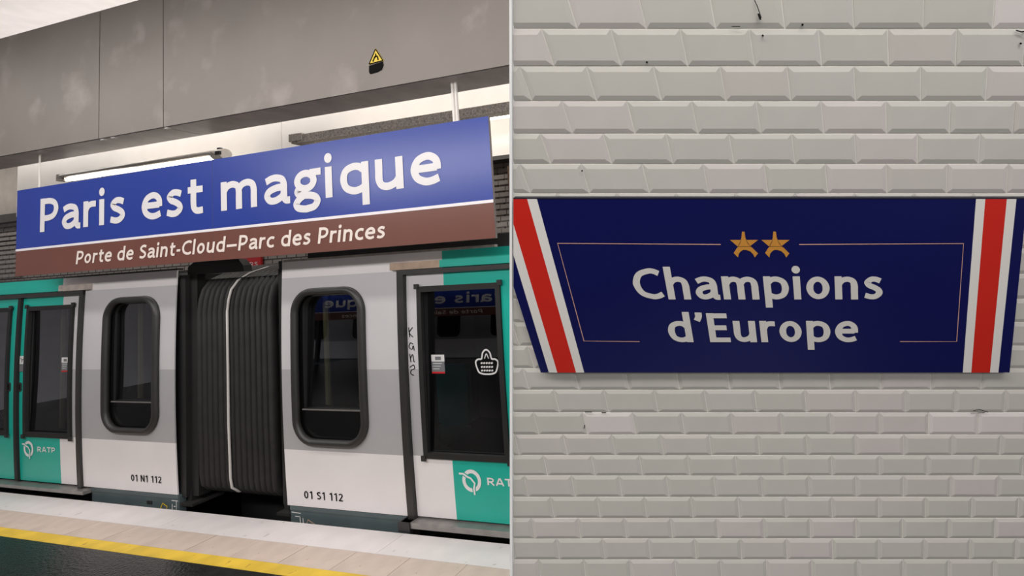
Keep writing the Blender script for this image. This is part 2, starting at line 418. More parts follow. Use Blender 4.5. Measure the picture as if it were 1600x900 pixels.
TXT = [('Paris est', 'white_ink', .0691, .4751, .479, .466, .382, .215, 0), ('magique', 'white_ink', .5140, .9229, .458, .4925, .382, .215, 0),
       ('Porte de Saint-Cloud_Parc des Princes', 'cream_ink', .1687, .824, .080, .074, .145, .205, .026)]
build_sign((-5.3, -.29, 2.4), f_station, -.30, TXT, -8.30, -2.267, 2.398, 2.407, 3.341, 3.379,
           'long blue and brown station name sign hanging over the train')

# lamps behind the sign
def lamp(loc, u0, u1, n, z, hm, label, dusty):
    t = empty('tube_lamp', loc, label, 'lamp')
    if dusty:
        B().prism([(u0, z-.05), (u1, z-.05), (u1, z+.035), (u0+.08, z+.035)], n-.05, n+.06, hm).build('housing', t, f_station)
        B().box(u0-.02, u0+.16, n-.056, n+.066, z-.03, z+.05, hm).build('end_cap', t, f_station)
        B().tube([(u0+.1, n+.09, z-.04), (u1-.1, n+.09, z-.04)], .022, 'tube_light').build('tube', t, f_station, smooth=True)
        B().tube([(u1-.35, n-.03, z+.06), (u1-.25, n-.03, z+.06)], .03, 'black_rubber').build('cable_gland', t, f_station)
    else:
        B().tube([(u0+.1, n-.03, z+.026), (u1-.1, n-.03, z+.026)], .030, hm).build('housing', t, f_station, smooth=True)
        B().tube([(u0+.12, n+.0, z-.016), (u1-.12, n+.0, z-.016)], .025, 'tube_light').build('tube', t, f_station, smooth=True)
        B().box(u0, u0+.16, n-.04, n+.06, z-.03, z+.055, 'lamp_dust').build('end_cap', t, f_station)
        B().tube([(u1-.15, n+.01, z+.01), (u1, n+.01, z+.01)], .06, 'lamp_clear', 12).build('end_cap', t, f_station)
        B().box(u1-.06, u1+.004, n-.052, n-.03, z-.01, z+.03, 'black_rubber').build('connector', t, f_station)
        B().box(u1-.12, u1-.08, n, n+.03, z+.06, z+.09, 'black_rubber').build('clip', t, f_station)
    for u in (u0+.5, u1-.5): B().box(u-.02, u+.02, n+.05, .68, z, z+.03, 'aluminium').build('bracket', t, f_station)
    return t
lamp((-7.6, .3, 3.6), -9.08, -6.20, .3, 3.64, 'lamp_clear', 'glowing tube lamp above the left half of the station sign', False)
lamp((-3.5, .3, 3.6), -5.14, -1.2, .3, 3.675, 'lamp_dust', 'dusty grey lamp housing behind the right top of the station sign', True)

# warning sticker on the beam
ws = empty('warning_sticker', (-3.36, -.40, 3.93), 'small yellow warning triangle with a black blot under it on the grey beam', 'sticker')
B().prism([(-3.30, 3.925), (-3.145, 3.935), (-3.222, 4.055)], -.404, -.4005, 'yellow').build('triangle', ws, f_station)
for a, b_ in (((-3.295, 3.93), (-3.222, 4.048)), ((-3.222, 4.048), (-3.152, 3.938)), ((-3.295, 3.93), (-3.152, 3.938))):
    print_on(ribbon([Vector(a), Vector(b_)], False, .010), 'border', 'black_ink', ws, -.4055, f_station)
print_on(ribbon(*S_((-3.255, 3.945), (-3.235, 3.975), (-3.21, 3.985), (-3.198, 3.95)), .014), 'pictogram', 'black_ink', ws, -.4055, f_station)
print_on(ribbon(*S_((-3.225, 4.01), (-3.222, 3.995), (-3.24, 3.975)), .012), 'pictogram', 'black_ink', ws, -.4055, f_station)
B().prism([(-3.298, 3.865), (-3.29, 3.845), (-3.22, 3.848), (-3.17, 3.862), (-3.15, 3.90), (-3.155, 3.928), (-3.295, 3.915)], -.406, -.4005, 'black_ink').build('blot', ws, f_station)
# red sign on the far wall
rs = empty('red_notice', (-9.6, 2.6, 2.4), 'red notice plate with white letters glimpsed above the bellows', 'sign')
B().prism(rrect(-10.6, -9.31, 2.36, 2.70, .06), 2.56, 2.59, 'red_sign').build('plate', rs, f_station)
write('ERS', -9.66, -9.38, 2.475, .075, .17, 'white_ink', rs, 2.555, f_station)
write('TE', -9.60, -9.38, 2.375, .075, .17, 'white_ink', rs, 2.555, f_station)

# ------------------------------------------------------------------ the opposite side, seen only in the car windows
def f_back(p): return Vector((-p[0], -8.5-(p[1]+.3), p[2]))
TXT2 = [(s, m, x0, x1, b0, b1, cap, tt, sh) for (s, m, x0, x1, b0, b1, cap, tt, sh) in TXT]
build_sign((-12.6, -8.5, 2.4), f_back, -.30, TXT2, 8.5, 16.8, 1.40, 1.40, 2.23, 2.23,
           'second blue and brown station name sign, mirrored in the subway car windows', rods=False)
B().tube([(-16.4, -8.4, 2.34), (-9, -8.4, 2.34)], .03, 'tube_light').build('tube', bl := empty('tube_lamp', (-12.6, -8.4, 2.3), 'bright tube lamp over the mirrored sign, seen in the car windows', 'lamp'), f_world)
B().box(-16.5, -8.9, -8.46, -8.34, 2.37, 2.43, 'lamp_dust').build('housing', bl, f_world)
for X in (-16.5, -8.9): B().box(X-.05, X+.05, -8.7, -8.6, 0, 2.45, 'frame_grey').build('post', bl, f_world)
ob = empty('subway_car', (-12, -11, -1), 'subway car across the station, seen only as a dark reflection in the windows', 'train')
def f_far(p): return Vector((-p[0], -9.5-p[1], p[2]))
B().box(2, 24, 0, 2.3, .6, 2.2, 'train_grey').build('window_band', ob, f_far)
B().box(2, 24, 0, 2.3, 0, .6, 'train_white').build('lower_body', ob, f_far)
B().box(2, 24, 0, 2.3, 2.2, 2.36, 'train_white').build('cornice', ob, f_far)
B().box(2, 24, .05, 2.2, -.6, 0, 'skirt').build('skirt', ob, f_far)
B().box(2, 24, .1, 2.2, 2.36, 2.5, 'roof_dark').build('roof', ob, f_far)
for u in (4, 9.5, 11.6, 15.2, 17.3, 21): B().prism(rrect(u, u+.9, .68, 2.1, .18), -.02, 0, 'black_gloss').build('window', ob, f_far)
for u in (6, 7.2, 12.9, 14.0, 18.6, 19.7): B().prism([(u, .62), (u+.85, .62), (u+.85, 2.05), (u, 2.05)], -.02, 0, 'black_gloss').build('door_window', ob, f_far)
for u in (5.9, 7.05, 8.2, 12.8, 13.87, 14.95, 18.5, 19.57, 20.65): B().box(u, u+.06, -.03, 0, .06, 2.2, 'frame_grey').build('door_frame', ob, f_far)
wf = B().box(-24, 5, -13.2, -13.0, -1.2, 6, 'wall_beige').build('wall_front', None, f_world); tag(wf, kind='structure')
wl = B().box(-26, -24, -13.2, 2.9, -1.3, 6, 'plaster').build('wall_left', None, f_world); tag(wl, kind='structure')  # unseen end wall, added to control what the car windows reflect
tb2 = B().box(-24, 5, -13, -9.2, -1.3, -1.1, 'track').build('trackbed', None, f_world); tag(tb2, kind='structure')

# ------------------------------------------------------------------ the train
ZT, ZB = 2.356, .095
def pane_tilt(u0, u1, w0, w1, m, n0, parent, name='pane', tilt=None):
    """glass whose top leans into the car"""
    b = B(); h = w1-w0; tilt = .035 if u0 > -5 else .01
    b.add([(u0, n0, w0), (u1, n0, w0), (u1, n0+tilt*h, w1), (u0, n0+tilt*h, w1)], [(0, 1, 2, 3)], m)
    return b.build(name, parent, f_station, flip=False)
def side_color(teal):
    def f(c):
        if teal(c.x) and (c.z > 2.2): return 'teal'
        if c.z > 2.2 or c.z < .605: return 'train_white'
        return 'train_pale' if c.z > 1.34 else 'train_grey'
    return f
def window(car, u0, u1, w0, w1, pole):
    fr = B().tube([(p[0], -.012, p[1]) for p in rrect(u0+.036, u1-.036, w0+.036, w1-.036, .20, 8)], .034, 'frame_grey', 10, True, .03)
    f = fr.build('window_frame', car, f_train, CUTS, smooth=True)
    a, b_, c, d = u0+.05, u1-.05, w0+.05, w1-.05
    # lower black panel and clear pane
    zs = w0+.33
    B().prism(rrect(a, b_, c, d, .15), .012, .022, 'black_gloss', [[(a+.035, zs)]+[(b_-.06, zs)]+rrect(a+.035, b_-.06, zs, d-.03, .11)[:14]]).build('black_border', f, f_train, CUTS)
    B().prism([(a+.01, zs-.04), (b_-.01, zs-.04)]+rrect(a+.01, b_-.01, zs-.04, d, .12)[:14], .024, .12, 'black_rubber', [[(a+.05, zs), (b_-.07, zs)]+rrect(a+.05, b_-.07, zs, d-.035, .11)[:14]]).build('window_reveal', f, f_train, CUTS)
    pane_tilt(a+.02, b_-.02, zs-.02, d, 'glass_window', .008, f)
    B().box(a+.035, b_-.055, .006, .016, zs-.012, zs, 'aluminium').build('sill_strip', f, f_train)
    B().box(b_-.064, b_-.056, .006, .016, zs, d-.1, 'frame_grey').build('side_strip', f, f_train, CUTS)
    return f
def door_leaf(car, u0, u1, wu0, wu1, teal_f, handle_u, sticker=None):
    w0, w1 = .592, 2.055
    def c(p):
        if teal_f(p.x): return 'teal'
        return 'train_white' if (p.z > 2.2 or p.z < .605) else ('train_pale' if p.z > 1.34 else 'train_grey')
    lf = B().prism([(u0, ZB), (u1, ZB), (u1, 2.165), (u0, 2.165)], .012, .05, 'teal', [[(wu0+.012, w0+.012), (wu1-.012, w0+.012), (wu1-.012, w1-.012), (wu0+.012, w1-.012)]])
    us = [u for u in TEAL if u0 < u < u1]
    d = lf.build('door', car, f_train, CUTS+[.605, 1.34], recolor={'u': us, 'f': c})
    B().prism([(wu0, w0), (wu1, w0), (wu1, w1), (wu0, w1)], -.006, .03, 'black_rubber', [[(wu0+.045, w0+.05), (wu1-.045, w0+.05), (wu1-.045, w1-.05), (wu0+.045, w1-.05)]]).build('window_gasket', d, f_train, CUTS)
    for u in (wu0, wu1):
        for z in (w0, w1): B().box(u-.022, u+.022, -.012, .0, z-.022, z+.022, 'charcoal').build('corner_piece', d, f_train)
    B().prism([(wu0+.01, w0+.01), (wu1-.01, w0+.01), (wu1-.01, w1-.01), (wu0+.01, w1-.01)], .02, .13, 'black_rubber', [[(wu0+.045, w0+.05), (wu1-.045, w0+.05), (wu1-.045, w1-.05), (wu0+.045, w1-.05)]]).build('window_reveal', d, f_train, CUTS)
    pane_tilt(wu0+.03, wu1-.03, w0+.03, w1-.03, 'glass_door', .005, d)
    if handle_u:
        B().prism(rrect(handle_u-.022, handle_u+.022, 1.09, 1.19, .02, 3), .005, .02, 'frame_grey').build('lock_plate', d, f_train)
        B().box(handle_u-.006, handle_u+.006, .002, .012, 1.11, 1.17, 'black_ink').build('lock_slot', d, f_train)
    return d
TEAL = [-8.235, -3.056]
def frame_bar(car, u0, u1, w0, w1, n0=-.02, n1=.03):
    return B().box(u0, u1, n0, n1, w0, w1, 'frame_grey').build('door_frame', car, f_train, CUTS)
def logo(car, cu, cw, r, tx0, tx1, tb, cap):
    rad = r*.83
    q = ribbon([Vector((cu+rad*math.cos(i*math.pi/20), cw+rad*math.sin(i*math.pi/20))) for i in range(40)], True, r*.34, 0)
    riv = [(-1.31, .58), (-.85, .58), (-.38, .31), (-.08, .23), (.31, -.2), (.18, -.69), (.23, -1.23)]
    pts = [Vector((cu+a*r, cw+b_*r)) for a, b_ in riv]
    g = lambda p: .0085
    print_on(q, 'logo', 'white_ink', car, .0095, f_train, cuts=CUTS)
    print_on(ribbon(pts, False, r*.36, 0), 'logo_line', 'teal', car, .0090, f_train, cuts=CUTS)
    print_on(ribbon(pts, False, r*.17, 0), 'logo_line', 'white_ink', car, .0085, f_train, cuts=CUTS)
    write('RATP', tx0, tx1, tb, cap, .25, 'white_ink', car, .0095, f_train, cuts=CUTS)

# --- left car
c1 = empty('subway_car', (-9.5, 1.2, -1.0), 'white and teal subway car numbered 01 N1 112, left of the black bellows', 'train')
W1 = (-7.449, -6.592, .676, 2.110)
body = B().prism([(-7.83, ZB), (-6.378, ZB), (-6.378, ZT), (-14, ZT), (-14, 2.205), (-7.83, 2.205)], 0, .010, 'train_white', [rrect(W1[0]+.05, W1[1]-.05, W1[2]+.05, W1[3]-.05, .15)])
body.build('side_panel', c1, f_train, CUTS+[.605, 1.34, 2.2], recolor={'u': [TEAL[0]], 'f': side_color(lambda u: u < TEAL[0])}, label='white side panel with a grey window band, teal over the door')
window(c1, *W1, True)
frame_bar(c1, -7.888, -7.828, .06, 2.205); frame_bar(c1, -11.2, -7.828, 2.16, 2.205)
B().box(-9.02, -8.965, -.008, .04, ZB, 2.16, 'black_rubber').build('door_seal', c1, f_train, CUTS)
tl = lambda u: u < TEAL[0]
dl = door_leaf(c1, -8.963, -7.89, -8.853, -8.018, tl, -8.938)
door_leaf(c1, -10.09, -9.022, -10.0, -9.155, tl, -9.145)
B().prism([(-14, ZB), (-10.1, ZB), (-10.1, 2.16), (-14, 2.16)], 0, .04, 'train_white').build('side_panel', c1, f_train, CUTS+[.605, 1.34, 2.2], recolor={'f': side_color(lambda u: False)})
B().box(-14, TEAL[0], -.03, .0, 2.213, 2.278, 'teal').build('header_rail', c1, f_train, label='teal door header rail')
B().box(TEAL[0], -7.717, -.03, .0, 2.211, 2.28, 'dirty_rail').build('header_rail', c1, f_train, label='dirty pale door header rail')
B().box(-14, -6.40, .02, .06, ZT, ZT+.02, 'roof_dark').build('gutter', c1, f_train)
B().box(-11, -7.70, -.06, .03, .04, .075, 'aluminium').build('door_sill', c1, f_train)
B().box(-7.70, -6.36, .0, .05, -.6, .09, 'skirt').build('skirt', c1, f_station)
B().box(-7.70, -6.37, -.006, .0, .055, .09, 'skirt').build('skirt_lip', c1, f_station)
B().box(-6.83, -6.76, -.006, .002, -.02, .01, 'charcoal').build('skirt_plate', c1, f_station)
B().box(-14, -7.70, .12, .16, -.6, .06, 'black_rubber').build('under_door_shade', c1, f_station)  # black sheet standing in for the darkness below the doors
write('01 N1 112', -7.055, -6.600, .197, .068, .18, 'black_ink', c1, -.0035, f_train, cuts=CUTS)
logo(c1, -8.79, .45, .088, -8.63, -8.315, .425, .057)
print_on(ribbon(*L_((-6.63, -.05), (-6.60, .0), (-6.53, -.03), (-6.545, -.05)), .014), 'yellow_mark', 'yellow', c1, -.003, f_station)
for a in (((-6.47, .035), (-6.38, .035)), ((-6.46, .0), (-6.46, -.05)), ((-6.40, .03), (-6.40, -.05)), ((-6.44, -.02), (-6.39, -.02))):
    print_on(ribbon(*L_(*a), .010), 'white_mark', 'sticker_white', c1, -.003, f_station)
# --- right car
c2 = empty('subway_car', (-2.0, 1.2, -1.0), 'white and teal subway car numbered 01 S1 112, right of the black bellows', 'train')
W2 = (-4.768, -3.895, .648, 2.095)
body = B().prism([(-4.915, ZB), (-3.525, ZB), (-3.525, 2.205), (4, 2.205), (4, ZT), (-4.915, ZT)], 0, .010, 'train_white', [rrect(W2[0]+.05, W2[1]-.05, W2[2]+.05, W2[3]-.05, .15)])
body.build('side_panel', c2, f_train, CUTS+[.605, 1.34, 2.2], recolor={'u': [TEAL[1]], 'f': side_color(lambda u: u > TEAL[1])}, label='white side panel with a grey window band, teal over the door')
window(c2, *W2, True)
tr = lambda u: u > TEAL[1]
frame_bar(c2, -3.527, -3.458, .06, 2.205); frame_bar(c2, -3.527, -1.1, 2.165, 2.205)
d2 = door_leaf(c2, -3.455, -2.34, -3.330, -2.482, tr, None)
B().box(-2.34, -2.28, -.008, .04, ZB, 2.16, 'black_rubber').build('door_seal', c2, f_train, CUTS)
door_leaf(c2, -2.28, -1.16, -2.16, -1.31, tr, None)
frame_bar(c2, -1.16, -1.1, .06, 2.205)
B().prism([(-1.1, ZB), (4, ZB), (4, 2.16), (-1.1, 2.16)], 0, .04, 'train_white').build('side_panel', c2, f_train, CUTS+[.605, 1.34, 2.2], recolor={'f': side_color(lambda u: False)})
B().box(-3.59, TEAL[1], -.03, 0, 2.211, 2.276, 'wood_rail').build('header_rail', c2, f_train, label='tan door header rail')
B().box(TEAL[1], 4, -.03, 0, 2.213, 2.274, 'teal').build('header_rail', c2, f_train, label='teal door header rail')
B().box(-4.9, -2.52, .0, .04, ZT, ZT+.022, 'dirty_rail').build('gutter', c2, f_train)
B().box(-3.56, -1, -.06, .03, .03, .08, 'aluminium').build('door_sill', c2, f_train)
B().box(-3.58, -3.46, -.07, .03, .0, .08, 'charcoal').build('sill_end', c2, f_train)
B().box(-4.885, -3.56, .0, .05, -.6, .09, 'skirt').build('skirt', c2, f_station)
B().box(-4.885, -3.56, -.006, .0, .055, .09, 'skirt').build('skirt_lip', c2, f_station)
B().box(-3.56, 4, .12, .16, -.6, .06, 'black_rubber').build('under_door_shade', c2, f_station)  # recessed black sheet in place of the dark under this car's doors
write('01 S1 112', -4.70, -4.247, .170, .070, .18, 'black_ink', c2, -.0035, f_train, cuts=CUTS)
logo(c2, -2.876, .424, .092, -2.725, -2.41, .398, .060)
print_on(ribbon(*L_((-4.69, -.06), (-4.675, -.02), (-4.58, -.06)), .014), 'yellow_mark', 'wood_rail', c2, -.003, f_station)
for a in (((-4.87, .035), (-4.76, .03)), ((-4.83, .0), (-4.77, .0)), ((-4.77, .0), (-4.765, -.07)), ((-4.735, -.01), (-4.73, -.07))):
    print_on(ribbon(*L_(*a), .010), 'white_mark', 'sticker_white', c2, -.003, f_station)
# graffiti down the door edge
gz = [[(-3.437, 1.70), (-3.430, 1.615)], [(-3.395, 1.70), (-3.432, 1.655), (-3.395, 1.615)],
      [(-3.395, 1.555), (-3.425, 1.565), (-3.44, 1.53), (-3.41, 1.51), (-3.395, 1.54), (-3.385, 1.50)],
      [(-3.435, 1.47), (-3.425, 1.40)], [(-3.430, 1.43), (-3.405, 1.465), (-3.395, 1.41), (-3.385, 1.40)],
      [(-3.44, 1.355), (-3.40, 1.375), (-3.39, 1.345), (-3.425, 1.33), (-3.43, 1.30), (-3.40, 1.285)]]
g = []
for k in gz: g += ribbon(cr(k)[0], False, .009)
print_on(g, 'graffiti', 'black_ink', c2, .0095, f_train, cuts=CUTS, label='black handwritten graffiti tag')
# stickers
def sticker(door, u0, u1, w0, w1, n):
    h = w1-w0
    B().box(u0, u1, n, n+.003, w1-.36*h, w1, 'sticker_white').build('sticker', door, f_station)
    B().box(u0, u1, n, n+.003, w0+.1*h, w1-.36*h, 'sticker_grey').build('sticker', door, f_station)
    B().box(u0, u1, n, n+.003, w0, w0+.1*h, 'red_sign').build('sticker', door, f_station)
    B().box(u0+.3*(u1-u0), u0+.75*(u1-u0), n-.001, n, w1-.28*h, w1-.1*h, 'sticker_grey').build('pictogram', door, f_station)
    for i in range(3):
        z = w1-(.48+.14*i)*h; B().box(u0+.1*(u1-u0), u0+(.8-.1*i)*(u1-u0), n-.001, n, z, z+.03*h, 'sticker_white').build('print_line', door, f_station)
sticker(d2, -3.252, -3.118, 1.29, 1.452, .026)
sticker(dl, -8.264, -8.140, 1.305, 1.464, .006)
B().box(-8.955, -8.872, .006, .012, 1.40, 1.49, 'sticker_white').build('sticker', dl, f_train)
B().box(-8.955, -8.872, .006, .012, 1.315, 1.395, 'sticker_grey').build('sticker', dl, f_train)
print_on(ribbon(*L_((-8.94, 1.47), (-8.91, 1.445), (-8.885, 1.455)), .01)+ribbon(*L_((-8.91, 1.445), (-8.915, 1.42)), .01), 'pictogram', 'black_ink', dl, .005, f_train)
cu, cw = -2.690, 1.355
bas = [(-.11, .03), (-.085, .055), (-.05, .06), (-.035, .11), (0, .135), (.035, .11), (.05, .06), (.085, .055), (.11, .03), (.095, -.03), (.07, -.06), (0, -.07), (-.07, -.06), (-.095, -.03)]
q = ribbon(*cr([(cu+a, cw+b_) for a, b_ in bas], True), .014, 0)
q += ribbon(*cr([(cu-.02, cw+.06), (cu, cw+.10), (cu+.02, cw+.06)]), .008, 0)
for i, z in enumerate((.02, -.012, -.042)):
    for k in range(5): q += ribbon(*L_((cu-.06+.025*k, cw+z), (cu-.042+.025*k, cw+z+.006)), .014, 0)
print_on(q, 'window_sticker', 'sticker_white', d2, .028, f_station, label='white outlined badge sticker on the dark door glass')
# roofs, insides and seats of both cars
for car, a, b_ in ((c1, -14, -6.45), (c2, -4.85, 4)):
    B().prism([(a, 2.33), (b_, 2.33), (b_, 2.345 if a < -10 else 2.48), (a, 2.345 if a < -10 else 2.48)], .18, 2.3, 'roof_dark').build('roof', car, f_station)
    B().box(a, b_, .04, 2.42, .0, .06, 'interior').build('cabin_floor', car, f_station)
    B().box(a, b_, .04, 2.42, 2.28, 2.33, 'interior_light').build('cabin_ceiling', car, f_station)
    B().box(a, b_, 2.36, 2.42, .06, 2.28, 'interior').build('far_side', car, f_station)
    for u in (a, b_-.04): B().box(u, u+.04, .04, 2.36, .06, 2.28, 'interior').build('bulkhead', car, f_station)
for car, us in ((c1, (-7.36, -8.72)), (c2, (-4.66,))):
    for u in us: B().tube([(u, .20, .1), (u, .20, 2.27)], .026, 'pole_yellow').build('grab_pole', car, f_station)
for car, u0 in ((c1, -7.0), (c1, -6.75), (c2, -4.3), (c2, -3.9)):
    st = B().box(u0-.2, u0+.2, .5, .95, .42, .5, 'seat_teal').build('seat', car, f_station)
    B().prism(rrect(u0-.2, u0+.2, .5, 1.15, .08, 4), .92, .98, 'seat_teal').build('backrest', st, f_station)
    B().box(u0-.05, u0+.05, .65, .8, .06, .42, 'frame_grey').build('pedestal', st, f_station)

# --- bellows
be = empty('gangway_bellows', (-5.65, .3, -.5), 'black pleated rubber bellows with a white cord between the two subway cars', 'bellows')
def bpath(n0):
    p = [(.62, .02), (.38, .045), (.17, .085), (n0+.06, .13), (n0+.01, .19), (n0, .28)]
    p += [(n0-.01, z) for z in (.8, 1.2, 1.6, 1.9)]
    p += [(n0+.002, 2.02), (n0+.025, 2.12), (n0+.08, 2.21), (n0+.18, 2.28), (n0+.34, 2.335), (.7, 2.37)]
    return p
pitch = .0745
for i in range(14):
    u = -6.17+pitch*(i+.5)
    B().tube([(u, a, z) for a, z in bpath(.075)], .025, 'bellows', 8, ry=.045).build('fold', be, f_station, smooth=True)
B().box(-6.36, -4.93, .13, .9, .13, 2.24, 'black_rubber').build('backing', be, f_station)
B().tube([(-5.683, a, z) for a, z in bpath(.02)], .0105, 'white_cord', 8).build('cord', be, f_station, smooth=True)
for a, b_, c_, d_ in ((-6.385, -6.30, .02, .3), (-6.30, -6.20, .06, .3), (-5.06, -4.985, .055, .3), (-4.985, -4.91, .035, .3)):
    B().box(a, b_, c_, d_, .06, 2.30, 'black_rubber').build('end_frame', be, f_station, CUTS)
B().prism([(-6.34, 2.30), (-5.53, 2.30), (-5.54, 2.36), (-5.61, 2.43), (-6.25, 2.43), (-6.34, 2.38)], .06, .13, 'black_rubber').build('top_hood', be, f_station)
B().tube([(-4.99, .03, 2.28), (-5.0, .03, 2.37), (-4.975, .03, 2.37), (-4.97, .03, 2.28)], .008, 'black_rubber', 6).build('eye_loop', be, f_station)
for a, b_ in ((-6.36, -6.18), (-5.06, -4.90)):
    B().box(a, b_, .0, .25, -.01, .015, 'frame_grey').build('foot_bracket', be, f_station)
    B().box(a+.02, a+.08, .05, .2, .015, .12, 'black_rubber').build('foot_bracket', be, f_station)
B().box(-6.36, -4.9, .5, .6, -1.0, .1, 'black_rubber').build('coupler_cover', be, f_station)

# ------------------------------------------------------------------ tiled pier on the right
ORG = CAM+E3*1.2
def f_pier(p):  # (along, into the wall, up)
    return ORG+E1*p[0]+E3*p[1]+E2*p[2]
# courses: (height of the lower edge up, depth) measured down the curved face, offset of one joint, tile width .15
COURSE = [  # y_up, depth, joint
    (0.56051, -0.29803, -0.21905),
    (0.49458, -0.26431, -0.31011),
    (0.42328, -0.22854, -0.27478),
    (0.35416, -0.19469, -0.33621),
    (0.28533, -0.16188, -0.24855),
    (0.21616, -0.12988, -0.31416),
    (0.14796, -0.09932, -0.37628),
    (0.07804, -0.06901, -0.28808),
    (0.00663, -0.03916, -0.35654),
    (-0.06457, -0.01051, -0.28888),
    (-0.13560, 0.01696, -0.36509),
    (-0.20694, 0.04344, -0.43876),
    (-0.27724, 0.06843, -0.50737),
    (-0.35110, 0.09351, -0.53219),
    (-0.42327, 0.11684, -0.49852),
    (-0.49435, 0.13867, -0.52266),
    (-0.57167, 0.16111, -0.43886),
    (-0.64858, 0.18206, -0.35874),
    (-0.72245, 0.20086, -0.42586),
    (-0.79560, 0.21818, -0.49434),
    (-0.87337, 0.23511, -0.41208),
    (-0.95108, 0.25045, -0.48487),
    (-1.02676, 0.26381, -0.55248),
    (-1.10383, 0.27571, -0.47581),
    (-1.17772, 0.28541, -0.54111),
]
WT = .15
def aleft(d): return -.42571*(d+1.2)
ARIGHT = 1.13
prof = [(c[0], c[1]) for c in COURSE]
z_, d_ = prof[-1]
low = []
for i in range(16): z_ -= .0755; d_ += .0085; low.append((z_, d_))
allp = prof+low
pier = empty('wall_right', f_pier((.3, .3, allp[-1][0])));  tag(pier, 'cream bevelled-tile wall leaning over the platform', kind='structure')
b = B(); n = len(allp); TH = .32
vs = []
for (zz, dd) in allp:
    al = aleft(dd)+.0005
    vs += [(al, dd-.0004, zz), (ARIGHT, dd-.0004, zz), (ARIGHT, dd+TH, zz), (al+.13, dd+TH, zz)]
fs = [(0, 1, 2, 3), tuple(4*(n-1)+k for k in (3, 2, 1, 0))]
for i in range(n-1):
    for k in range(4): fs.append((4*i+k, 4*i+(k+1) % 4, 4*i+4+(k+1) % 4, 4*i+4+k))
b.add(vs, fs, 'mortar'); b.build('mortar_bed', pier, f_pier)
def tile_geo(p0, p1, delta, inset=.0125, hgt=.0036, gap=.0014):
    """p0 lower (z,d), p1 upper; returns verts of one bevelled tile whose lower left corner is at along=0"""
    up = Vector((delta, p1[1]-p0[1], p1[0]-p0[0])); al = Vector((WT, 0, 0))
    nrm = Vector((0, -(p1[0]-p0[0]), p1[1]-p0[1])).normalized(); o = Vector((0, p0[1], p0[0]))
    H = up.length; gu = gap/WT; gv = gap/H; iu = inset/WT; iv = inset/H
    P = lambda u_, v_, h_: o+al*u_+up*v_+nrm*h_
    base = [P(gu, gv, -.004), P(1-gu, gv, -.004), P(1-gu, 1-gv, -.004), P(gu, 1-gv, -.004)]
    rim = [P(gu, gv, .001), P(1-gu, gv, .001), P(1-gu, 1-gv, .001), P(gu, 1-gv, .001)]
    top = [P(iu, iv, hgt), P(1-iu, iv, hgt), P(1-iu, 1-iv, hgt), P(iu, 1-iv, hgt)]
    fs = [(8, 9, 10, 11)]
    for r in (0, 4):
        for k in range(4): fs.append((r+k, r+(k+1) % 4, r+4+(k+1) % 4, r+4+k))
    return base+rim+top, fs
def mesh_from(vs, fs, m, off):
    me = bpy.data.meshes.new('tile'); bm = bmesh.new(); v = [bm.verts.new(f_pier(p)-f_pier((0, 0, 0))) for p in vs]
    for f in fs: bm.faces.new([v[i] for i in f])
    bmesh.ops.recalc_face_normals(bm, faces=bm.faces[:])
    bm.to_mesh(me); bm.free(); me.materials.append(MATS[m]); return me
PO = origin(pier); P0 = f_pier((0, 0, 0))
tile_count = 0
for r in range(1, len(COURSE)):
    zu, du, _ = COURSE[r-1]; zl, dl_, j = COURSE[r]
    # joints lean towards the same far point as the sign
    delta = 330/700*((du+1.2)-(dl_+1.2))
    meshes = {}
    k0 = math.floor((aleft(dl_)-j)/WT)-1
    vs, fs = tile_geo((zl, dl_), (zu, du), delta)
    k = k0
    while j+k*WT < ARIGHT-.005:
        a = j+k*WT
        if a+WT < aleft(du)+.004: k += 1; continue
        m = 'wall_tile_%d' % random.choice([0, 0, 1, 2, 2, 3])
        xc = 1100+(a+WT/2)*700/(dl_+1.2)
        if r == 17 and (910 < xc < 1000 or xc > 1452): m = 'wall_tile_new'
        if r == 2 and xc > 1545: m = 'wall_tile_new'
        whole = a+delta > aleft(du)+.001 and a > aleft(dl_)+.001 and a+WT < ARIGHT and a+WT+delta < ARIGHT
        if whole:
            if m not in meshes: meshes[m] = mesh_from(vs, fs, m, 0)
            me = meshes[m]; off = a
        else:
            bm = bmesh.new(); vv = [bm.verts.new(Vector(p)+Vector((a, 0, 0))) for p in vs]
            for f in fs: bm.faces.new([vv[i] for i in f])
            # cut along the pier's left edge (a slanted straight cut through both course lines) and its right edge
            e0 = Vector((aleft(dl_), dl_, zl)); e1 = Vector((aleft(du), du, zu)); t_ = (e1-e0); nn = t_.cross(Vector((-.42571, 1, 0))).normalized()
            if nn.x > 0: nn = -nn
            bmesh.ops.bisect_plane(bm, geom=bm.verts[:]+bm.edges[:]+bm.faces[:], plane_co=e0, plane_no=nn, clear_outer=True)
            bmesh.ops.bisect_plane(bm, geom=bm.verts[:]+bm.edges[:]+bm.faces[:], plane_co=(ARIGHT, 0, 0), plane_no=(1, 0, 0), clear_outer=True)
            if len(bm.faces) == 0: bm.free(); k += 1; continue
            bmesh.ops.recalc_face_normals(bm, faces=bm.faces[:])
            for v in bm.verts: v.co = f_pier(v.co)-P0
            me = bpy.data.meshes.new('tile'); bm.to_mesh(me); bm.free(); me.materials.append(MATS[m]); off = 0
        o = bpy.data.objects.new('tile', me); COL.objects.link(o); o.parent = pier
        o.location = P0-PO+E1*off-E3*random.uniform(0, .0008); tile_count += 1; k += 1
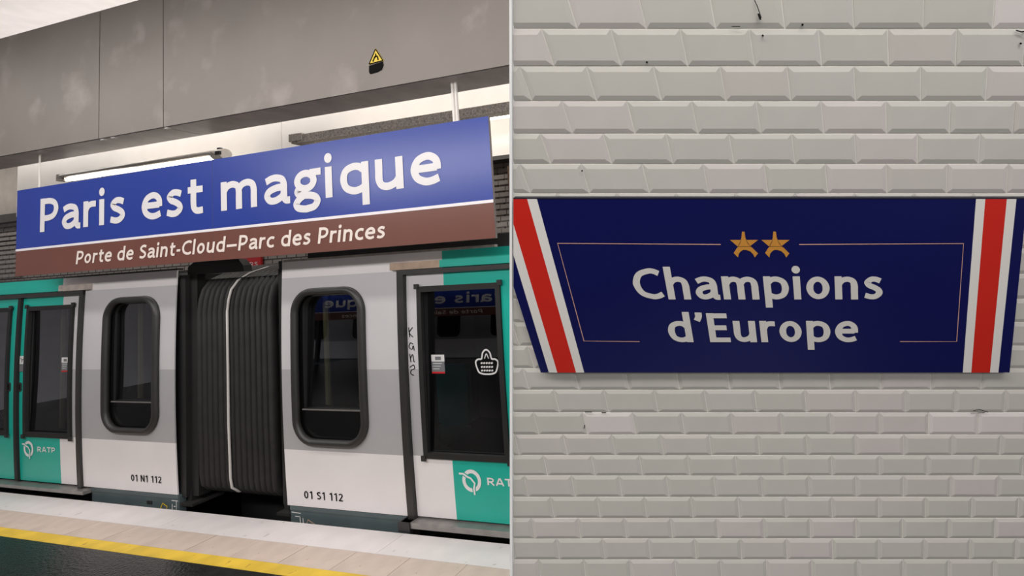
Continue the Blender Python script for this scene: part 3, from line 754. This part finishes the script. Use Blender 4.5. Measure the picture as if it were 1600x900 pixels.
# courses below the frame, joined
b = B()
pp = [prof[-1]]+low
for r in range(1, len(pp)):
    vs, fs = tile_geo(pp[r], pp[r-1], 330/700*(pp[r-1][1]-pp[r][1]))
    a = aleft(pp[r-1][1])+.002
    k = 0
    while a+k*WT+WT < ARIGHT:
        b.add([(v[0]+a+k*WT, v[1], v[2]) for v in vs], fs, 'wall_tile_0'); k += 1
b.build('lower_tiles', pier, f_pier, kind='stuff')
# cracks in the glaze
def crack(pts, wd=.0012):
    b = B(); b.add([], [], 'black_ink')
    for f in ribbon([Vector(p[:2]) for p in pts], False, wd, 0):
        b.add([(v.x, pts[0][2], v.y) for v in f], [tuple(range(4))], 'black_ink')
    return b.build('crack', pier, f_pier)
crack([(0.1056, 0.4700, -0.2604), (0.1118, 0.4569, -0.2538), (0.1202, 0.4324, -0.2416)], 0.0018)
crack([(0.1152, 0.4469, -0.2488), (0.1201, 0.4335, -0.2421)], 0.004)
crack([(0.6723, 0.4176, -0.2342), (0.6846, 0.4141, -0.2325), (0.6967, 0.4153, -0.2331)], 0.003)
crack([(0.6886, 0.3943, -0.2227), (0.6933, 0.3931, -0.2222)], 0.004)
crack([(0.0596, 0.4244, -0.2376), (0.0777, 0.4244, -0.2376)], 0.0015)
crack([(0.2091, 0.4278, -0.2393), (0.2133, 0.4267, -0.2387)], 0.005)
crack([(-0.1289, 0.3595, -0.2058), (-0.1247, 0.3583, -0.2052)], 0.004)
crack([(-0.3594, -0.5673, 0.1514), (-0.3380, -0.5673, 0.1514)], 0.0025)
crack([(-0.3090, -0.5695, 0.1520), (-0.2954, -0.5695, 0.1520)], 0.0025)
crack([(-0.3626, -0.6116, 0.1637), (-0.3654, -0.6228, 0.1667)], 0.0025)
crack([(0.8113, -0.5629, 0.1501), (0.8299, -0.5585, 0.1489), (0.8567, -0.5673, 0.1514)], 0.0018)
crack([(0.8050, -0.5717, 0.1526), (0.8474, -0.5695, 0.1520)], 0.0015)
crack([(-0.3007, 0.1314, -0.1005), (-0.2977, 0.1299, -0.0999)], 0.004)
crack([(0.1258, 0.4095, -0.2302), (0.1288, 0.4060, -0.2285)], 0.004)
# added white divider between the two views, along the left end of the tiles
b = B(); vs = []
for (zz, dd) in allp:
    al = aleft(dd); wd = .0054*(dd+1.2)
    vs += [(al-wd, dd-.008, zz), (al, dd-.008, zz), (al+.012, dd+.03, zz), (al+.002, dd+.03, zz)]
fs = [(0, 1, 2, 3), tuple(4*(n-1)+k for k in (3, 2, 1, 0))]
for i in range(n-1):
    for k in range(4): fs.append((4*i+k, 4*i+(k+1) % 4, 4*i+4+(k+1) % 4, 4*i+4+k))
b.add(vs, fs, 'divider_white'); o = b.build('divider_strip', None, f_pier); tag(o, 'thin white divider strip at the left end of the tiled wall', kind='structure')

# ------------------------------------------------------------------ champions sign (p along, q down the plate)
def f_plate(v):  # (p, lift, -q)
    q = -v[2]; a = v[0]+.1368*q
    c = Vector((a, -.0636+.94*q, 1.113+.342*q))+Vector((0, .342, -.94))*(-v[1])
    return CAM+E1*c.x-E2*c.y+E3*c.z
sg = empty('commemorative_sign', f_plate((.1, 0, -.5)), 'navy slanted sign reading Champions d\'Europe with two gold stars on the tiled wall', 'sign')
def plate(pts, n0, n1, m, name, side=None, label=None):
    return B().prism([(p, -q) for p, q in pts], n0, n1, m, side=side).build(name, sg, f_plate, label=label)
plate([(-0.4735, 0.0010), (0.8031, 0.0010), (0.8097, 0.5232), (-0.5422, 0.5232), (-0.5426, 0.2460)], 0, 0.014, 'navy', 'face', side='sign_edge')
# backing strip along the top edge, and the stripes
plate([(-0.4726, -0.0020), (0.8027, -0.0020), (0.8031, 0.0010), (-0.4735, 0.0010)], -0.001, 0.012, 'sign_edge', 'top_strip')
plate([(-0.4396, 0.0010), (-0.4154, 0.0010), (-0.4169, 0.5232), (-0.4403, 0.5232)], -0.0006, 0, 'sign_white', 'stripe')
plate([(-0.4735, 0.0010), (-0.4396, 0.0010), (-0.4403, 0.5232), (-0.4944, 0.5232), (-0.4923, 0.0677)], -0.0006, 0, 'sign_red', 'stripe')
plate([(-0.4923, 0.0677), (-0.4944, 0.5232), (-0.5186, 0.5232), (-0.5165, 0.1534)], -0.0006, 0, 'sign_white', 'stripe')
plate([(0.6758, 0.0010), (0.6987, 0.0010), (0.6988, 0.5232), (0.6746, 0.5232)], -0.0006, 0, 'sign_white', 'stripe')
plate([(0.6987, 0.0010), (0.7522, 0.0010), (0.7527, 0.5232), (0.6988, 0.5232)], -0.0006, 0, 'sign_red', 'stripe')
plate([(0.7522, 0.0010), (0.7760, 0.0010), (0.7769, 0.5232), (0.7527, 0.5232)], -0.0006, 0, 'sign_white', 'stripe')
print_on(ribbon([Vector(v) for v in ((0.0263, -0.1235), (-0.3935, -0.1203), (-0.3931, -0.4160), (-0.2375, -0.4179))], False, .0026, 0), 'border_line', 'rose_gold', sg, -.0008, f_plate)
print_on(ribbon([Vector(v) for v in ((0.2285, -0.1235), (0.6518, -0.1210), (0.6508, -0.4177), (0.4922, -0.4177))], False, .0026, 0), 'border_line', 'rose_gold', sg, -.0008, f_plate)
st = empty('star', (0, 0, 0)); st.parent = sg
B().prism([(0.05200, -0.11130), (0.08010, -0.11130), (0.06930, -0.12920)], -0.0006, 0, 'gold').build('star_arm', st, f_plate)
B().prism([(0.09300, -0.11130), (0.12320, -0.11130), (0.10130, -0.12830)], -0.0006, 0, 'gold').build('star_arm', st, f_plate)
B().prism([(0.08460, -0.08850), (0.09140, -0.08850), (0.09140, -0.10350), (0.09390, -0.11440), (0.09810, -0.12390), (0.10690, -0.13310), (0.11960, -0.14860), (0.11030, -0.16010), (0.10680, -0.15030), (0.09990, -0.14240), (0.09090, -0.13890), (0.08370, -0.13840), (0.07990, -0.13970), (0.07410, -0.14410), (0.06940, -0.15030), (0.06670, -0.16010), (0.05710, -0.14770), (0.06730, -0.13310), (0.07400, -0.12310), (0.07860, -0.11440), (0.08180, -0.10350)], -0.001, 0, 'gold').build('tower', st, f_plate)
print_on(ribbon([Vector(v) for v in ((0.06940, -0.12880), (0.10130, -0.12880))], False, .0008, 0), 'outline', 'sign_edge', st, -.0014, f_plate)
print_on(ribbon([Vector(v) for v in ((0.08010, -0.11130), (0.07510, -0.12090), (0.06780, -0.13180))], False, .0008, 0), 'outline', 'sign_edge', st, -.0014, f_plate)
print_on(ribbon([Vector(v) for v in ((0.09300, -0.11130), (0.09680, -0.12130), (0.10430, -0.13050))], False, .0008, 0), 'outline', 'sign_edge', st, -.0014, f_plate)
st = empty('star', (0, 0, 0)); st.parent = sg
B().prism([(0.13260, -0.11130), (0.16070, -0.11130), (0.15030, -0.12920)], -0.0006, 0, 'gold').build('star_arm', st, f_plate)
B().prism([(0.17360, -0.11130), (0.20370, -0.11130), (0.18230, -0.12830)], -0.0006, 0, 'gold').build('star_arm', st, f_plate)
B().prism([(0.16460, -0.08850), (0.17140, -0.08850), (0.17180, -0.10350), (0.17450, -0.11440), (0.17900, -0.12390), (0.18800, -0.13310), (0.20110, -0.14860), (0.19210, -0.16010), (0.18830, -0.15030), (0.18120, -0.14240), (0.17220, -0.13890), (0.16490, -0.13840), (0.16110, -0.13970), (0.15550, -0.14410), (0.15090, -0.15030), (0.14840, -0.16010), (0.13850, -0.14770), (0.14830, -0.13310), (0.15490, -0.12310), (0.15920, -0.11440), (0.16220, -0.10350)], -0.001, 0, 'gold').build('tower', st, f_plate)
print_on(ribbon([Vector(v) for v in ((0.15030, -0.12880), (0.18230, -0.12880))], False, .0008, 0), 'outline', 'sign_edge', st, -.0014, f_plate)
print_on(ribbon([Vector(v) for v in ((0.16070, -0.11130), (0.15590, -0.12090), (0.14890, -0.13180))], False, .0008, 0), 'outline', 'sign_edge', st, -.0014, f_plate)
print_on(ribbon([Vector(v) for v in ((0.17360, -0.11130), (0.17760, -0.12130), (0.18540, -0.13050))], False, .0008, 0), 'outline', 'sign_edge', st, -.0014, f_plate)
write('Champions', -0.2217, 0.4435, -0.2839, 0.0934, .205, 'sign_letter', sg, -.0008, f_plate)
write("d'Europe", -0.1522, 0.3750, -0.4198, 0.0934, .205, 'sign_letter', sg, -.0008, f_plate)
print('tiles', tile_count)
